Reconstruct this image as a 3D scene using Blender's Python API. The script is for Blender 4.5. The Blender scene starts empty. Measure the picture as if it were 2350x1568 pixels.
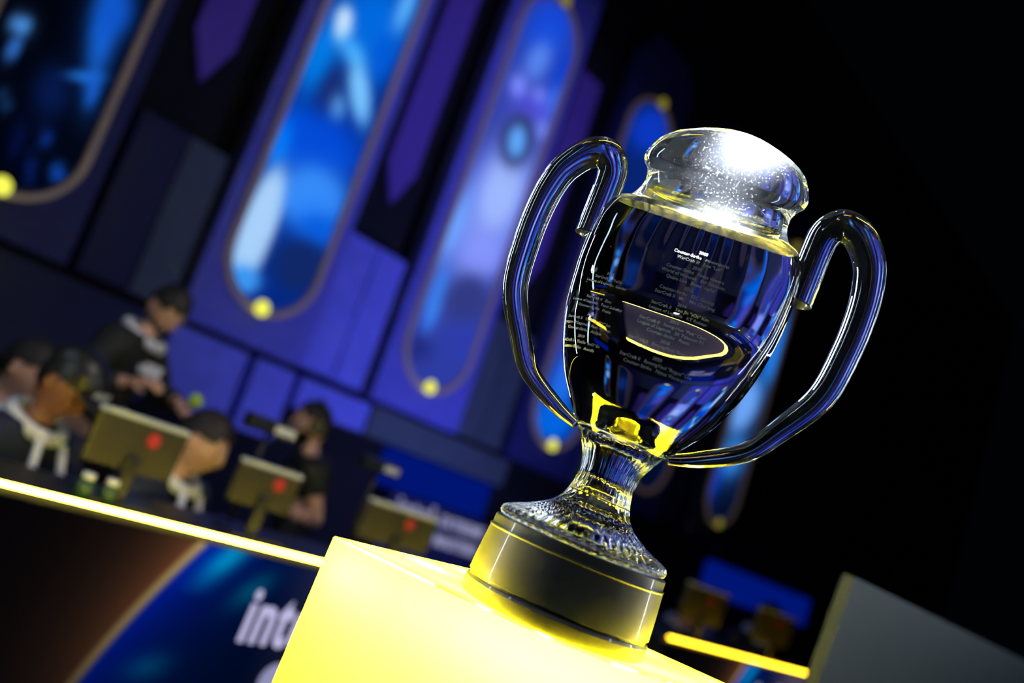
import bpy, bmesh, random
import numpy as np
from math import sin, cos, pi, radians, sqrt, atan2, exp, hypot
from mathutils import Vector, Matrix

random.seed(4)
R_ = radians
sc = bpy.context.scene
COL = sc.collection

# ---------------------------------------------------------------- camera
F_PX = 2285.0
ROLL = R_(22.4)
PITCH = R_(7.0)
EYE = Vector((0, 0, 1.5))
FWD = Vector((0, cos(PITCH), sin(PITCH)))
UP0 = Vector((0, -sin(PITCH), cos(PITCH)))
RT0 = Vector((1, 0, 0))
cam_x = RT0 * cos(ROLL) + UP0 * sin(ROLL)
cam_y = -RT0 * sin(ROLL) + UP0 * cos(ROLL)
cam_data = bpy.data.cameras.new('camera')
cam = bpy.data.objects.new('camera', cam_data)
COL.objects.link(cam)
m = Matrix.Identity(4)
for i, v in enumerate((cam_x, cam_y, -FWD)):
    for k in range(3):
        m[k][i] = v[k]
m.translation = EYE
cam.matrix_world = m
cam_data.sensor_width = 36
cam_data.lens = F_PX / 2350 * 36
cam_data.clip_start = 0.05
cam_data.clip_end = 100
cam_data.dof.use_dof = True
cam_data.dof.focus_distance = 1.19
cam_data.dof.aperture_fstop = 2.0
sc.camera = cam
sc.cycles.sample_clamp_indirect = 150      # keep the light refracted through the crystal

# ---------------------------------------------------------------- world, lamps, exposure
sc.view_settings.view_transform = 'Standard'
sc.view_settings.look = 'None'
sc.view_settings.gamma = 1
sc.view_settings.exposure = 0
sc.view_settings.use_curve_mapping = False
world = bpy.data.worlds.new('dark_arena')
sc.world = world
world.use_nodes = True
world.node_tree.nodes['Background'].inputs[0].default_value = (0.35, 0.45, 1.0, 1)
world.node_tree.nodes['Background'].inputs[1].default_value = 0.0015


def aim(o, target):
    o.rotation_euler = (Vector(target) - Vector(o.location)).to_track_quat('-Z', 'Y').to_euler()


def area(name, loc, target, w, h, power, color, spread=180):
    l = bpy.data.lights.new(name, 'AREA')
    l.shape = 'RECTANGLE'
    l.size, l.size_y, l.energy, l.color = w, h, power, color
    l.spread = R_(spread)
    o = bpy.data.objects.new(name, l)
    COL.objects.link(o)
    o.location = loc
    aim(o, target)
    return o


def spot(name, loc, target, angle, power, color, blend=0.3, radius=0.04):
    l = bpy.data.lights.new(name, 'SPOT')
    l.spot_size = R_(angle)
    l.spot_blend = blend
    l.shadow_soft_size = radius
    l.energy, l.color = power, color
    o = bpy.data.objects.new(name, l)
    COL.objects.link(o)
    o.location = loc
    aim(o, target)
    return o


# added narrow beams make white glow on lid and rim; back spot on neck
spot('lid_glow_spot', (1.35, -1.2, 4.4), (0.185, 1.11, 1.975), 1.4, 280000, (0.88, 0.94, 1.0), 1.0, 0.02)
spot('rim_glow_spot', (1.15, -1.3, 4.6), (0.167, 1.10, 1.866), 1.0, 160000, (0.88, 0.94, 1.0), 1.0, 0.02)
spot('trophy_back_spot', (-0.6, 3.0, 5.0), (0.16, 1.15, 1.90), 5.5, 1500, (0.85, 0.92, 1.0), 0.9, 0.04)
# small unseen lamps added to make sparkles in the cut crystal
for i, (x, y, z, p) in enumerate(((1.6, 3.4, 5.2, 26), (-1.0, -1.2, 4.6, 18), (2.4, -0.4, 4.2, 18), (0.4, -2.0, 5.0, 18), (-2.2, 1.6, 4.8, 18), (3.0, 2.2, 4.4, 18))):
    spot('sparkle_lamp', (x, y, z), (0.16, 1.15, 1.6), 16, p, (0.92, 0.95, 1.0), 0.5, 0.014)
# unseen bright strips added for the crystal to reflect
area('reflection_panel_left', (-2.6, 0.2, 2.9), (0.16, 1.15, 1.7), 0.12, 1.6, 15, (0.62, 0.80, 1.0))
area('reflection_panel_right', (2.9, 0.4, 2.6), (0.16, 1.15, 1.7), 0.09, 1.4, 14, (0.72, 0.84, 1.0))
area('reflection_panel_back_right', (3.6, 3.6, 3.0), (0.16, 1.15, 1.7), 0.08, 2.4, 20, (0.6, 0.78, 1.0))
area('reflection_panel_side_left', (-2.0, 1.6, 1.9), (0.16, 1.15, 1.75), 0.07, 1.6, 20, (0.85, 0.93, 1.0))
area('reflection_panel_side_right', (2.6, 1.9, 2.0), (0.16, 1.15, 1.75), 0.07, 1.6, 20, (0.85, 0.92, 1.0))
area('reflection_panel_back_left', (-3.4, 2.4, 4.4), (0.16, 1.15, 1.7), 0.08, 2.0, 20, (0.6, 0.78, 1.0))
# blue wash of the set wall
area('wall_wash_middle', (1.9, 7.2, 0.5), (-0.35, 9.6, 1.9), 1.6, 0.4, 46, (0.22, 0.26, 1.0), 110)
area('wall_wash_high', (1.2, 7.2, 6.4), (-1.0, 9.4, 3.2), 1.2, 0.5, 20, (0.25, 0.25, 1.0), 100)
# soft white for the players
spot('player_spot', (0.9, 2.2, 4.4), (-1.3, 4.3, 1.1), 46, 170, (1.0, 0.84, 0.86), 0.8, 0.3)


# ---------------------------------------------------------------- photo ray helpers
def ray(px, py):
    x, y = px - 1175.0, 784.0 - py
    u = x * cos(ROLL) - y * sin(ROLL)
    v = x * sin(ROLL) + y * cos(ROLL)
    return RT0 * u + UP0 * v + FWD * F_PX


def at_depth(px, py, d):
    r = ray(px, py)
    return EYE + r * (d / r.y)


def at_plane(px, py, p0, n):
    r = ray(px, py)
    return EYE + r * (((p0 - EYE).dot(n)) / r.dot(n))


def at_height(px, py, z):
    r = ray(px, py)
    return EYE + r * ((z - EYE.z) / r.z)


def project(p):
    d = Vector(p) - EYE
    w = d.dot(FWD)
    u, v = d.dot(RT0) / w * F_PX, d.dot(UP0) / w * F_PX
    return 1175 + u * cos(ROLL) + v * sin(ROLL), 784 - (-u * sin(ROLL) + v * cos(ROLL))


# ---------------------------------------------------------------- object helpers
def link(name, me, mats=None, parent=None, smooth=False):
    if isinstance(me, bmesh.types.BMesh):
        b = me
        me = bpy.data.meshes.new(name)
        b.normal_update()
        b.to_mesh(me)
        b.free()
    if mats is not None:
        for mm in (mats if isinstance(mats, (list, tuple)) else [mats]):
            me.materials.append(mm)
    if smooth:
        me.polygons.foreach_set('use_smooth', [True] * len(me.polygons))
    o = bpy.data.objects.new(name, me)
    COL.objects.link(o)
    if parent:
        o.parent = parent
    return o


def tag(o, label=None, cat=None, group=None, kind=None):
    if label: o['label'] = label
    if cat: o['category'] = cat
    if group: o['group'] = group
    if kind: o['kind'] = kind
    return o


def empty(name, loc=(0, 0, 0), mat=None):
    o = bpy.data.objects.new(name, None)
    o.empty_display_size = 0.05
    COL.objects.link(o)
    o.matrix_world = mat if mat is not None else Matrix.Translation(loc)
    return o


def box(bm, cx, cy, cz, sx, sy, sz, M=None, bevel=0):
    b2 = bmesh.new()
    bmesh.ops.create_cube(b2, size=1)
    for v in b2.verts:
        v.co = Vector((v.co.x * sx + cx, v.co.y * sy + cy, v.co.z * sz + cz))
    if bevel:
        bmesh.ops.bevel(b2, geom=b2.edges[:], offset=bevel, segments=2, profile=0.5, affect='EDGES')
    add(bm, b2, M)


def add(bm, b2, M=None):
    me = bpy.data.meshes.new('tmp')
    if M is not None:
        b2.transform(M)
    b2.to_mesh(me)
    b2.free()
    bm.from_mesh(me)
    bpy.data.meshes.remove(me)


def tube(bm, pts, rad, n=16, caps=True, M=None):
    """sweep a circle along points (parallel transport); rad scalar or list"""
    pts = [Vector(p) for p in pts]
    if not isinstance(rad, (list, tuple)):
        rad = [rad] * len(pts)
    b2 = bmesh.new()
    rings = []
    t = (pts[1] - pts[0]).normalized()
    ref = Vector((0, 0, 1)) if abs(t.z) < 0.9 else Vector((1, 0, 0))
    nrm = t.cross(ref).normalized()
    for i, p in enumerate(pts):
        if i == 0: tt = pts[1] - pts[0]
        elif i == len(pts) - 1: tt = pts[-1] - pts[-2]
        else: tt = (pts[i + 1] - pts[i]).normalized() + (pts[i] - pts[i - 1]).normalized()
        tt.normalize()
        nrm = (nrm - tt * nrm.dot(tt)).normalized()
        bn = tt.cross(nrm)
        rings.append([b2.verts.new(p + (nrm * cos(2 * pi * k / n) + bn * sin(2 * pi * k / n)) * rad[i]) for k in range(n)])
    for i in range(len(rings) - 1):
        for k in range(n):
            f = b2.faces.new((rings[i][k], rings[i][(k + 1) % n], rings[i + 1][(k + 1) % n], rings[i + 1][k]))
            f.smooth = True
    if caps:
        b2.faces.new(rings[0][::-1])
        b2.faces.new(rings[-1])
    add(bm, b2, M)


def catmull(pts, sub):
    out = []
    P = [pts[0]] + list(pts) + [pts[-1]]
    for i in range(1, len(P) - 2):
        for s in range(sub):
            t = s / sub
            out.append(tuple(0.5 * ((2 * P[i][k]) + (-P[i - 1][k] + P[i + 1][k]) * t + (2 * P[i - 1][k] - 5 * P[i][k] + 4 * P[i + 1][k] - P[i + 2][k]) * t * t + (-P[i - 1][k] + 3 * P[i][k] - 3 * P[i + 1][k] + P[i + 2][k]) * t ** 3) for k in range(len(pts[0]))))
    out.append(tuple(pts[-1]))
    return out


# ---------------------------------------------------------------- materials
def mat(name, color=(0.5, 0.5, 0.5), rough=0.5, metal=0.0, emit=None, strength=0, spec=0.5, coat=0, noise=0):
    m = bpy.data.materials.new(name)
    m.use_nodes = True
    nt = m.node_tree
    b = nt.nodes['Principled BSDF']
    b.inputs['Base Color'].default_value = (*color, 1)
    b.inputs['Roughness'].default_value = rough
    b.inputs['Metallic'].default_value = metal
    b.inputs['Specular IOR Level'].default_value = spec
    b.inputs['Coat Weight'].default_value = coat
    if emit:
        b.inputs['Emission Color'].default_value = (*emit, 1)
        b.inputs['Emission Strength'].default_value = strength
    if noise:
        n = nt.nodes.new('ShaderNodeTexNoise')
        n.inputs['Scale'].default_value = noise
        tc = nt.nodes.new('ShaderNodeTexCoord')
        nt.links.new(tc.outputs['Object'], n.inputs['Vector'])
        mx = nt.nodes.new('ShaderNodeMix')
        mx.data_type = 'RGBA'
        mx.inputs[6].default_value = (*[c * 0.8 for c in color], 1)
        mx.inputs[7].default_value = (*[min(1, c * 1.2) for c in color], 1)
        nt.links.new(n.outputs['Fac'], mx.inputs[0])
        nt.links.new(mx.outputs[2], b.inputs['Base Color'])
        bp = nt.nodes.new('ShaderNodeBump')
        bp.inputs['Strength'].default_value = 0.15
        nt.links.new(n.outputs['Fac'], bp.inputs['Height'])
        nt.links.new(bp.outputs[0], b.inputs['Normal'])
    return m


def emitter(name, color, strength):
    m = bpy.data.materials.new(name)
    m.use_nodes = True
    nt = m.node_tree
    nt.nodes.clear()
    e = nt.nodes.new('ShaderNodeEmission')
    e.inputs[0].default_value = (*color, 1)
    e.inputs[1].default_value = strength
    o = nt.nodes.new('ShaderNodeOutputMaterial')
    nt.links.new(e.outputs[0], o.inputs[0])
    return m


def crystal(name, haze=0.0, ior=1.5, rough=0.0, speck=0.0):
    """clear cut crystal; white diffuse share for frosting and specks, added so the spots leave a glow"""
    m = bpy.data.materials.new(name)
    m.use_nodes = True
    nt = m.node_tree
    nt.nodes.clear()
    g = nt.nodes.new('ShaderNodeBsdfGlass')
    g.inputs['IOR'].default_value = ior
    g.inputs['Roughness'].default_value = rough
    g.inputs['Color'].default_value = (0.97, 0.985, 1, 1)
    o = nt.nodes.new('ShaderNodeOutputMaterial')
    if haze or speck:
        d = nt.nodes.new('ShaderNodeBsdfDiffuse')
        d.inputs[0].default_value = (0.85, 0.9, 1, 1)
        mx = nt.nodes.new('ShaderNodeMixShader')
        tc = nt.nodes.new('ShaderNodeTexCoord')
        n = nt.nodes.new('ShaderNodeTexNoise')
        n.inputs['Scale'].default_value = 420
        n.inputs['Detail'].default_value = 3
        nt.links.new(tc.outputs['Object'], n.inputs['Vector'])
        mr = nt.nodes.new('ShaderNodeMapRange')
        mr.inputs[1].default_value = 0.60
        mr.inputs[2].default_value = 0.70
        mr.inputs[3].default_value = haze
        mr.inputs[4].default_value = haze + speck
        nt.links.new(n.outputs['Fac'], mr.inputs[0])
        nt.links.new(mr.outputs[0], mx.inputs[0])
        nt.links.new(g.outputs[0], mx.inputs[1])
        nt.links.new(d.outputs[0], mx.inputs[2])
        nt.links.new(mx.outputs[0], o.inputs[0])
    else:
        nt.links.new(g.outputs[0], o.inputs[0])
    return m


def screen_mat(name, strength):
    """LED screen: shows the picture stored in the mesh's colour attribute"""
    m = bpy.data.materials.new(name)
    m.use_nodes = True
    nt = m.node_tree
    nt.nodes.clear()
    a = nt.nodes.new('ShaderNodeVertexColor')
    a.layer_name = 'picture'
    e = nt.nodes.new('ShaderNodeEmission')
    e.inputs[1].default_value = strength
    o = nt.nodes.new('ShaderNodeOutputMaterial')
    nt.links.new(a.outputs[0], e.inputs[0])
    nt.links.new(e.outputs[0], o.inputs[0])
    return m


def lin(c):
    return tuple(((x / 255) / 12.92 if x / 255 <= 0.04045 else ((x / 255 + 0.055) / 1.055) ** 2.4) for x in c)


M = dict(
    floor=mat('black stage floor', (0.012, 0.012, 0.014), 0.35, noise=30),
    wall=mat('black drape wall', (0.004, 0.004, 0.006), 0.9, noise=12),
    slab_unlit=mat('banner housing in shade', (0.03, 0.035, 0.16), 0.6, noise=6),  # indigo housing again, darkened where the blue wash falls off
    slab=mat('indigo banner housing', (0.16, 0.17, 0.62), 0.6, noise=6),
    panel=mat('indigo set panel', (0.22, 0.24, 0.85), 0.6, noise=6),
    greypanel=mat('slate set panel', (0.09, 0.12, 0.13), 0.6, noise=6),
    navy=mat('navy set panel', (0.014, 0.018, 0.07), 0.6, noise=6),
    dark=mat('painted shadow line', (0.005, 0.005, 0.012), 0.7),  # near-black colour for the shadow line beside each housing
    gold=mat('dull gold trim', (0.55, 0.42, 0.30), 0.45, 0.2, emit=(0.7, 0.5, 0.38), strength=0.05),  # slight emission added; the trim itself is no lamp
    bulbdim=emitter('dim yellow bulb', lin((130, 120, 40)), 1.0),
    bulb=emitter('yellow bulb', lin((225, 225, 80)), 1.3),
    purple=mat('violet pennant cloth', (0.10, 0.055, 0.34), 0.8, emit=(0.10, 0.05, 0.5), strength=0.10, noise=20),  # faint violet glow put into the cloth, which gives no light
    plinth=mat('black satin plinth', (0.05, 0.05, 0.045), 0.42, coat=0.25),
    crystal=crystal('clear crystal'),
    crystal_h=crystal('clear crystal handle', 0.012),
    glow_crystal=crystal('crystal with dust', 0.007, speck=0.09),  # specks and white share added to turn the spot into glow
    frost=crystal('frosted crystal bevel', 0.05, rough=0.10, speck=0.08),
    engrave=mat('frosted engraving', (0.5, 0.52, 0.46), 0.8),
    strip=emitter('yellow LED strip', (1.0, 0.78, 0.09), 34),
    strip2=emitter('amber LED strip', (1.0, 0.62, 0.02), 10),
    deskblack=mat('matt black desk', (0.012, 0.012, 0.013), 0.5),
    monitor=mat('dark yellowish monitor shell', (0.05, 0.045, 0.02), 0.35, coat=0.3),  # yellow in the base colour imitates reflected yellow light
    monitor_top=mat('pale grey monitor edge', (0.55, 0.6, 0.6), 0.5),
    red=mat('red round emblem', (0.5, 0.03, 0.03), 0.5),
    white=mat('white fabric', (0.75, 0.77, 0.85), 0.8),
    print_=mat('pale printed lettering', (0.6, 0.62, 0.6), 0.7),
    lavender=emitter('lavender lettering', lin((190, 185, 225)), 1.0),
    lavdim=emitter('dim lavender lettering', lin((150, 150, 190)), 0.9),
    skin=mat('skin light', (0.62, 0.36, 0.28), 0.5),
    skin2=mat('skin brown', (0.30, 0.13, 0.075), 0.5),
    hair=mat('dark hair', (0.012, 0.009, 0.008), 0.6, noise=60),
    jacket=mat('black jacket', (0.012, 0.015, 0.014), 0.75),
    navyj=mat('navy jersey', (0.008, 0.014, 0.05), 0.75),
    pale=mat('pale blue cloth', (0.35, 0.42, 0.75), 0.8),
    trousers=mat('dark trousers', (0.015, 0.015, 0.02), 0.8),
    lime=mat('lime green plastic', (0.45, 0.72, 0.05), 0.4),
    blackp=mat('black plastic', (0.01, 0.01, 0.011), 0.4),
    eye=mat('dark eye', (0.01, 0.01, 0.01), 0.2),
    lips=mat('lips', (0.35, 0.12, 0.1), 0.5),
    board=mat('grey board', (0.022, 0.03, 0.03), 0.55, noise=8),
    deepblue=emitter('deep blue LED panel', lin((0, 22, 120)), 0.9),
)


def acrylic():
    m = bpy.data.materials.new('yellow translucent acrylic')
    m.use_nodes = True
    nt = m.node_tree
    nt.nodes.clear()
    t = nt.nodes.new('ShaderNodeBsdfTranslucent')
    t.inputs[0].default_value = (1.0, 0.82, 0.008, 1)
    g = nt.nodes.new('ShaderNodeBsdfGlossy')
    g.inputs['Roughness'].default_value = 0.12
    g.inputs[0].default_value = (0.8, 0.8, 0.8, 1)
    mx = nt.nodes.new('ShaderNodeMixShader')
    mx.inputs[0].default_value = 0.04
    o = nt.nodes.new('ShaderNodeOutputMaterial')
    nt.links.new(t.outputs[0], mx.inputs[1])
    nt.links.new(g.outputs[0], mx.inputs[2])
    nt.links.new(mx.outputs[0], o.inputs[0])
    return m


M['acrylic'] = acrylic()

# ---------------------------------------------------------------- the set wall frame
AZ = R_(43)
D_ = Vector((sin(AZ), cos(AZ), 0))            # along the wall and the desks
N_ = Vector((cos(AZ), -sin(AZ), 0))           # out of the wall, towards the players' front
LEAN = R_(-5)
W_ = Vector((0, 0, 1)) * cos(LEAN) + N_ * sin(LEAN)
WN = D_.cross(W_) * -1
if WN.dot(N_) < 0: WN = -WN
P0 = at_depth(575, 703, 8.0)                  # bulb under the tall banner
Z0 = P0.z


def wp(s, t, o=0.0):
    """point on the wall: s along, t up (0 at the bulbs), o out of the wall"""
    return P0 + D_ * s + W_ * t + WN * o


WM = Matrix((( *D_, 0), (*WN, 0), (*W_, 0), (0, 0, 0, 1))).transposed()
WM.translation = P0                            # local x along, y out, z up


def floor_t(s=0):
    return -P0.z / W_.z


def wpoly(bm, pts, o0, o1, n_mat=0):
    """extruded polygon in wall coords"""
    b2 = bmesh.new()
    a = [b2.verts.new((s, o1, t)) for s, t in pts]
    b = [b2.verts.new((s, o0, t)) for s, t in pts]
    b2.faces.new(a)
    b2.faces.new(b[::-1])
    for i in range(len(pts)):
        j = (i + 1) % len(pts)
        b2.faces.new((a[i], b[i], b[j], a[j]))
    bmesh.ops.recalc_face_normals(b2, faces=b2.faces[:])
    add(bm, b2, WM)


def rect(s0, s1, t0, t1):
    return [(s0, t0), (s1, t0), (s1, t1), (s0, t1)]


TF = floor_t()
bm = bmesh.new()
box(bm, 3, 8, -0.05, 40, 40, 0.1)
tag(link('floor', bm, M['floor']), kind='structure')
bm = bmesh.new()
wpoly(bm, rect(-7, 20, TF - 0.02, 7.5), -0.3, -0.12)
tag(link('wall_back', bm, M['wall']), kind='structure')


# ---------------------------------------------------------------- painted LED pictures
def blobs_color(px, py, base, blobs):
    c = list(base)
    for (bx, by, rx, ry, ang, col, hard) in blobs:
        dx, dy = px - bx, py - by
        a = R_(ang)                       # lean clockwise from vertical
        v = (dx * sin(a) - dy * cos(a)) / ry
        u = (dx * cos(a) + dy * sin(a)) / rx
        q = u * u + v * v
        w = 1.0 / (1.0 + q ** hard)
        if w > 0.01:
            c = [c[k] * (1 - w) + col[k] * w for k in range(3)]
    return lin(c)


def stadium(hw, t0, t1, n=20):
    pts = []
    for i in range(n + 1):
        a = pi + pi * i / n
        pts.append((hw * cos(a), t0 + hw + hw * sin(a)))
    for i in range(n + 1):
        a = pi * i / n
        pts.append((hw * cos(a), t1 - hw + hw * sin(a)))
    return pts


def screen_mesh(s_c, hw, t0, t1, o, base, blobs, nx=16, nz=150):
    me = bpy.data.meshes.new('screen')
    verts, cols = [], []
    for j in range(nz + 1):
        t = t0 + (t1 - t0) * j / nz
        if t < t0 + hw: h = sqrt(max(0, hw * hw - (t0 + hw - t) ** 2))
        elif t > t1 - hw: h = sqrt(max(0, hw * hw - (t - t1 + hw) ** 2))
        else: h = hw
        h = max(h, 0.002)
        for i in range(nx + 1):
            s = s_c - h + 2 * h * i / nx
            p = wp(s, t, o)
            verts.append(p)
            x, y = project(p)
            cols += [*blobs_color(x, y, base, blobs), 1]
    faces = [(j * (nx + 1) + i, j * (nx + 1) + i + 1, (j + 1) * (nx + 1) + i + 1, (j + 1) * (nx + 1) + i) for j in range(nz) for i in range(nx)]
    me.from_pydata(verts, [], faces)
    at = me.color_attributes.new('picture', 'FLOAT_COLOR', 'POINT')
    at.data.foreach_set('color', cols)
    return me


A_ = 22
B1 = [(850, 60, 75, 110, A_, (0, 105, 225), 2), (735, 130, 34, 90, A_, (0, 125, 235), 2), (760, 215, 30, 75, A_, (22, 40, 110), 2),
      (930, 20, 18, 70, A_, (90, 175, 250), 2), (880, 130, 25, 60, A_, (0, 90, 215), 2), (788, 55, 19, 42, 8, (205, 230, 255), 3),
      (810, 120, 20, 40, -30, (60, 165, 250), 2), (826, 215, 22, 75, -6, (120, 195, 255), 3), (775, 250, 16, 32, 10, (90, 150, 215), 2),
      (715, 330, 120, 75, A_, (2, 72, 212), 3), (640, 330, 22, 55, A_, (0, 120, 245), 2), (715, 455, 85, 75, A_, (55, 140, 250), 3),
      (730, 530, 50, 40, A_, (10, 95, 225), 2), (590, 525, 40, 150, 20, (168, 208, 250), 6), (560, 640, 38, 30, A_, (60, 150, 240), 3),
      (690, 610, 62, 60, A_, (16, 40, 104), 4)]
B2 = [(1260, 70, 50, 75, A_, (18, 70, 215), 2), (1235, 140, 26, 45, A_, (85, 130, 235), 2), (1290, 170, 20, 60, A_, (10, 60, 200), 2),
      (1190, 200, 18, 28, 0, (125, 140, 255), 2), (1237, 225, 16, 22, 0, (130, 145, 255), 2), (1275, 240, 22, 40, 20, (60, 110, 235), 2),
      (1215, 265, 40, 40, 0, (70, 66, 215), 2), (1245, 300, 20, 22, 0, (110, 130, 245), 2), (1130, 480, 75, 190, A_, (120, 140, 240), 3),
      (1150, 440, 42, 90, 18, (158, 184, 255), 3), (1187, 322, 38, 62, 12, (40, 46, 96), 4), (1186, 325, 20, 38, 8, (95, 165, 250), 3),
      (1105, 590, 45, 45, A_, (135, 150, 255), 2), (1045, 520, 20, 80, A_, (110, 160, 255), 2), (1000, 690, 18, 75, 18, (60, 135, 250), 3),
      (1070, 690, 50, 60, A_, (50, 58, 130), 3), (1060, 790, 45, 50, A_, (45, 60, 170), 2), (960, 800, 30, 30, 0, (35, 45, 130), 2)]
B0 = [(240, 60, 30, 120, 12, (22, 100, 215), 2), (262, 30, 40, 60, 20, (15, 85, 200), 2), (190, 175, 46, 10, 3, (35, 120, 225), 3),
      (212, 200, 14, 50, 10, (25, 100, 215), 2), (48, 58, 20, 24, 20, (75, 145, 225), 2), (30, 110, 8, 30, 25, (50, 110, 200), 2),
      (10, 230, 8, 20, 10, (40, 110, 190), 2), (132, 398, 11, 22, 5, (18, 80, 190), 2), (105, 315, 10, 26, 5, (12, 45, 130), 2),
      (70, 390, 9, 40, 5, (8, 30, 100), 2), (40, 320, 14, 50, 15, (4, 14, 60), 2), (120, 210, 40, 60, 10, (6, 24, 74), 2)]
B3 = [(1300, 860, 30, 120, A_, (30, 110, 235), 3), (1270, 965, 45, 50, A_, (0, 100, 225), 3), (1490, 300, 40, 50, A_, (10, 55, 190), 3),
      (1340, 700, 30, 120, A_, (70, 70, 190), 2)]
B5 = [(1710, 930, 30, 70, A_, (110, 165, 245), 3), (1680, 1050, 30, 50, A_, (50, 130, 220), 2), (1620, 1110, 26, 60, A_, (0, 60, 200), 3),
      (1790, 800, 25, 90, A_, (30, 130, 240), 3), (1860, 660, 26, 80, A_, (70, 90, 200), 2)]
B4 = [(1560, 850, 40, 120, A_, (10, 40, 110), 2)]
M['screen'] = screen_mat('LED screen picture', 1.0)
SP = 2.03


def banner(k, blobs, base, top, label):
    s = k * SP if k >= 0 else -2.13
    r = empty('led_banner', wp(s, -0.30, 0))
    inv = r.matrix_world.inverted()
    bm = bmesh.new()
    wpoly(bm, [(s - 0.60, -0.30), (s + 0.60, -0.30), (s + 0.60, top + 0.35), (s + 0.35, top + 0.7), (s - 0.35, top + 0.7), (s - 0.60, top + 0.35)], -0.12, 0.10)
    h = link('housing', bm, M['slab'] if 0 <= k < 2 else M['slab_unlit'])
    # dark strip standing in for the shadow line on the left side
    b2 = bmesh.new()
    wpoly(b2, rect(s - 0.66, s - 0.602, -0.30, top + 0.3), -0.12, 0.02)
    g = link('side_shadow', b2, M['dark'])
    # gold outline ring
    b3 = bmesh.new()
    o_, i_ = stadium(0.47, -0.06, top), stadium(0.425, -0.015, top - 0.045)
    vo = [b3.verts.new(wp(s + a, b, 0.135)) for a, b in o_]
    vi = [b3.verts.new(wp(s + a, b, 0.135)) for a, b in i_]
    vo2 = [b3.verts.new(wp(s + a, b, 0.10)) for a, b in o_]
    vi2 = [b3.verts.new(wp(s + a, b, 0.10)) for a, b in i_]
    n = len(vo)
    for i in range(n):
        j = (i + 1) % n
        b3.faces.new((vo[i], vo[j], vi[j], vi[i]))
        b3.faces.new((vo[i], vo2[i], vo2[j], vo[j]))
        b3.faces.new((vi[i], vi[j], vi2[j], vi2[i]))
    bmesh.ops.recalc_face_normals(b3, faces=b3.faces[:])
    t = link('gold_outline', b3, M['gold'])
    me = screen_mesh(s, 0.405, 0.02, top - 0.07, 0.112, base, blobs)
    scn = link('screen', me, M['screen'])
    for q in range(2 if k != 3 else 0):
        b4 = bmesh.new()
        b5 = bmesh.new()
        bmesh.ops.create_uvsphere(b5, u_segments=20, v_segments=12, radius=0.065)
        for v in b5.verts: v.co = Vector((v.co.x, v.co.y * 0.5, v.co.z))
        b5.transform(Matrix.Translation((s + (0.0 if q == 0 else 0.0), 0.165, 0.0 if q == 0 else top - 0.02)))
        add(b4, b5, WM)
        bl = link('bulb', b4, M['bulb'] if (q == 0 and k < 3) else M['bulbdim'], smooth=True)
        bl.parent = r
        bl.matrix_parent_inverse = inv
    for c in (h, g, t, scn):
        c.parent = r
        c.matrix_parent_inverse = inv
    tag(r, label, 'banner', 'tall LED banners on the set wall')


r0 = empty
banner(-1, B0, (1, 3, 14), 4.3, 'dark LED banner with faint blue picture, leftmost on the wall, cut by the frame')
banner(0, B1, (4, 40, 130), 4.2, 'tall LED banner showing bright blue figure and pale stripe, behind standing man')
banner(1, B2, (45, 60, 160), 4.2, 'tall LED banner with violet-blue figure, just left of the trophy')
banner(2, B3, (6, 34, 110), 4.2, 'LED banner partly hidden behind the left trophy handle')
banner(3, B4, (2, 10, 40), 4.2, 'LED banner seen only through and behind the crystal cup')
banner(4, B5, (3, 12, 40), 4.2, 'small distant LED banner behind the right trophy handle')

# panels between the banners, a pennant above each
pan = [(-1.5, M['navy'], M['greypanel'], 'slate and navy set panel between the two leftmost banners'),
       (0.5, M['panel'], M['panel'], 'bright indigo set panel between the blue-figure and violet-figure banners'),
       (1.5, M['greypanel'], M['greypanel'], 'slate set panel seen inside the left trophy handle'),
       (2.5, M['greypanel'], M['greypanel'], 'dim set panel hidden mostly behind the cup'),
       (3.5, M['navy'], M['navy'], 'dim navy set panel left of the distant banner')]
pan.insert(1, (-0.5, M['navy'], M['greypanel'], 'slate and navy set panel left of the standing man'))
for k, ma, mb, lab in pan:
    c = k * SP - (0.12 if k < -1 else 0)
    r = empty('set_panel', wp(c, -0.3, 0))
    inv = r.matrix_world.inverted()
    for (s0, s1, mm) in ((c - 0.41, c - 0.02, ma), (c + 0.0, c + 0.34, mb)):
        bm = bmesh.new()
        wpoly(bm, rect(s0, s1, -0.28, 0.965), -0.12, 0.03)
        o = link('board', bm, mm, r)
        o.matrix_parent_inverse = inv
    tag(r, lab, 'wall panel', 'set panels between the banners')
labs = ['faint violet pennant hanging on black at the top left', 'violet pointed pennant hanging between the two bright banners',
        'violet pennant seen through the left trophy handle', 'violet pennant behind the crystal lid']
for k, c in enumerate((-0.5 * SP - 0.08, 0.5 * SP - 0.02, 1.5 * SP - 0.02, 2.5 * SP)):
    bm = bmesh.new()
    wpoly(bm, [(c - 0.17, 1.75), (c + 0.02, 1.40), (c + 0.18, 1.75), (c + 0.18, 3.9), (c - 0.17, 3.9)], -0.10, -0.06)
    tag(link('pennant', bm, M['purple']), labs[k], 'pennant', 'violet pennants on the set wall')

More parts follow.
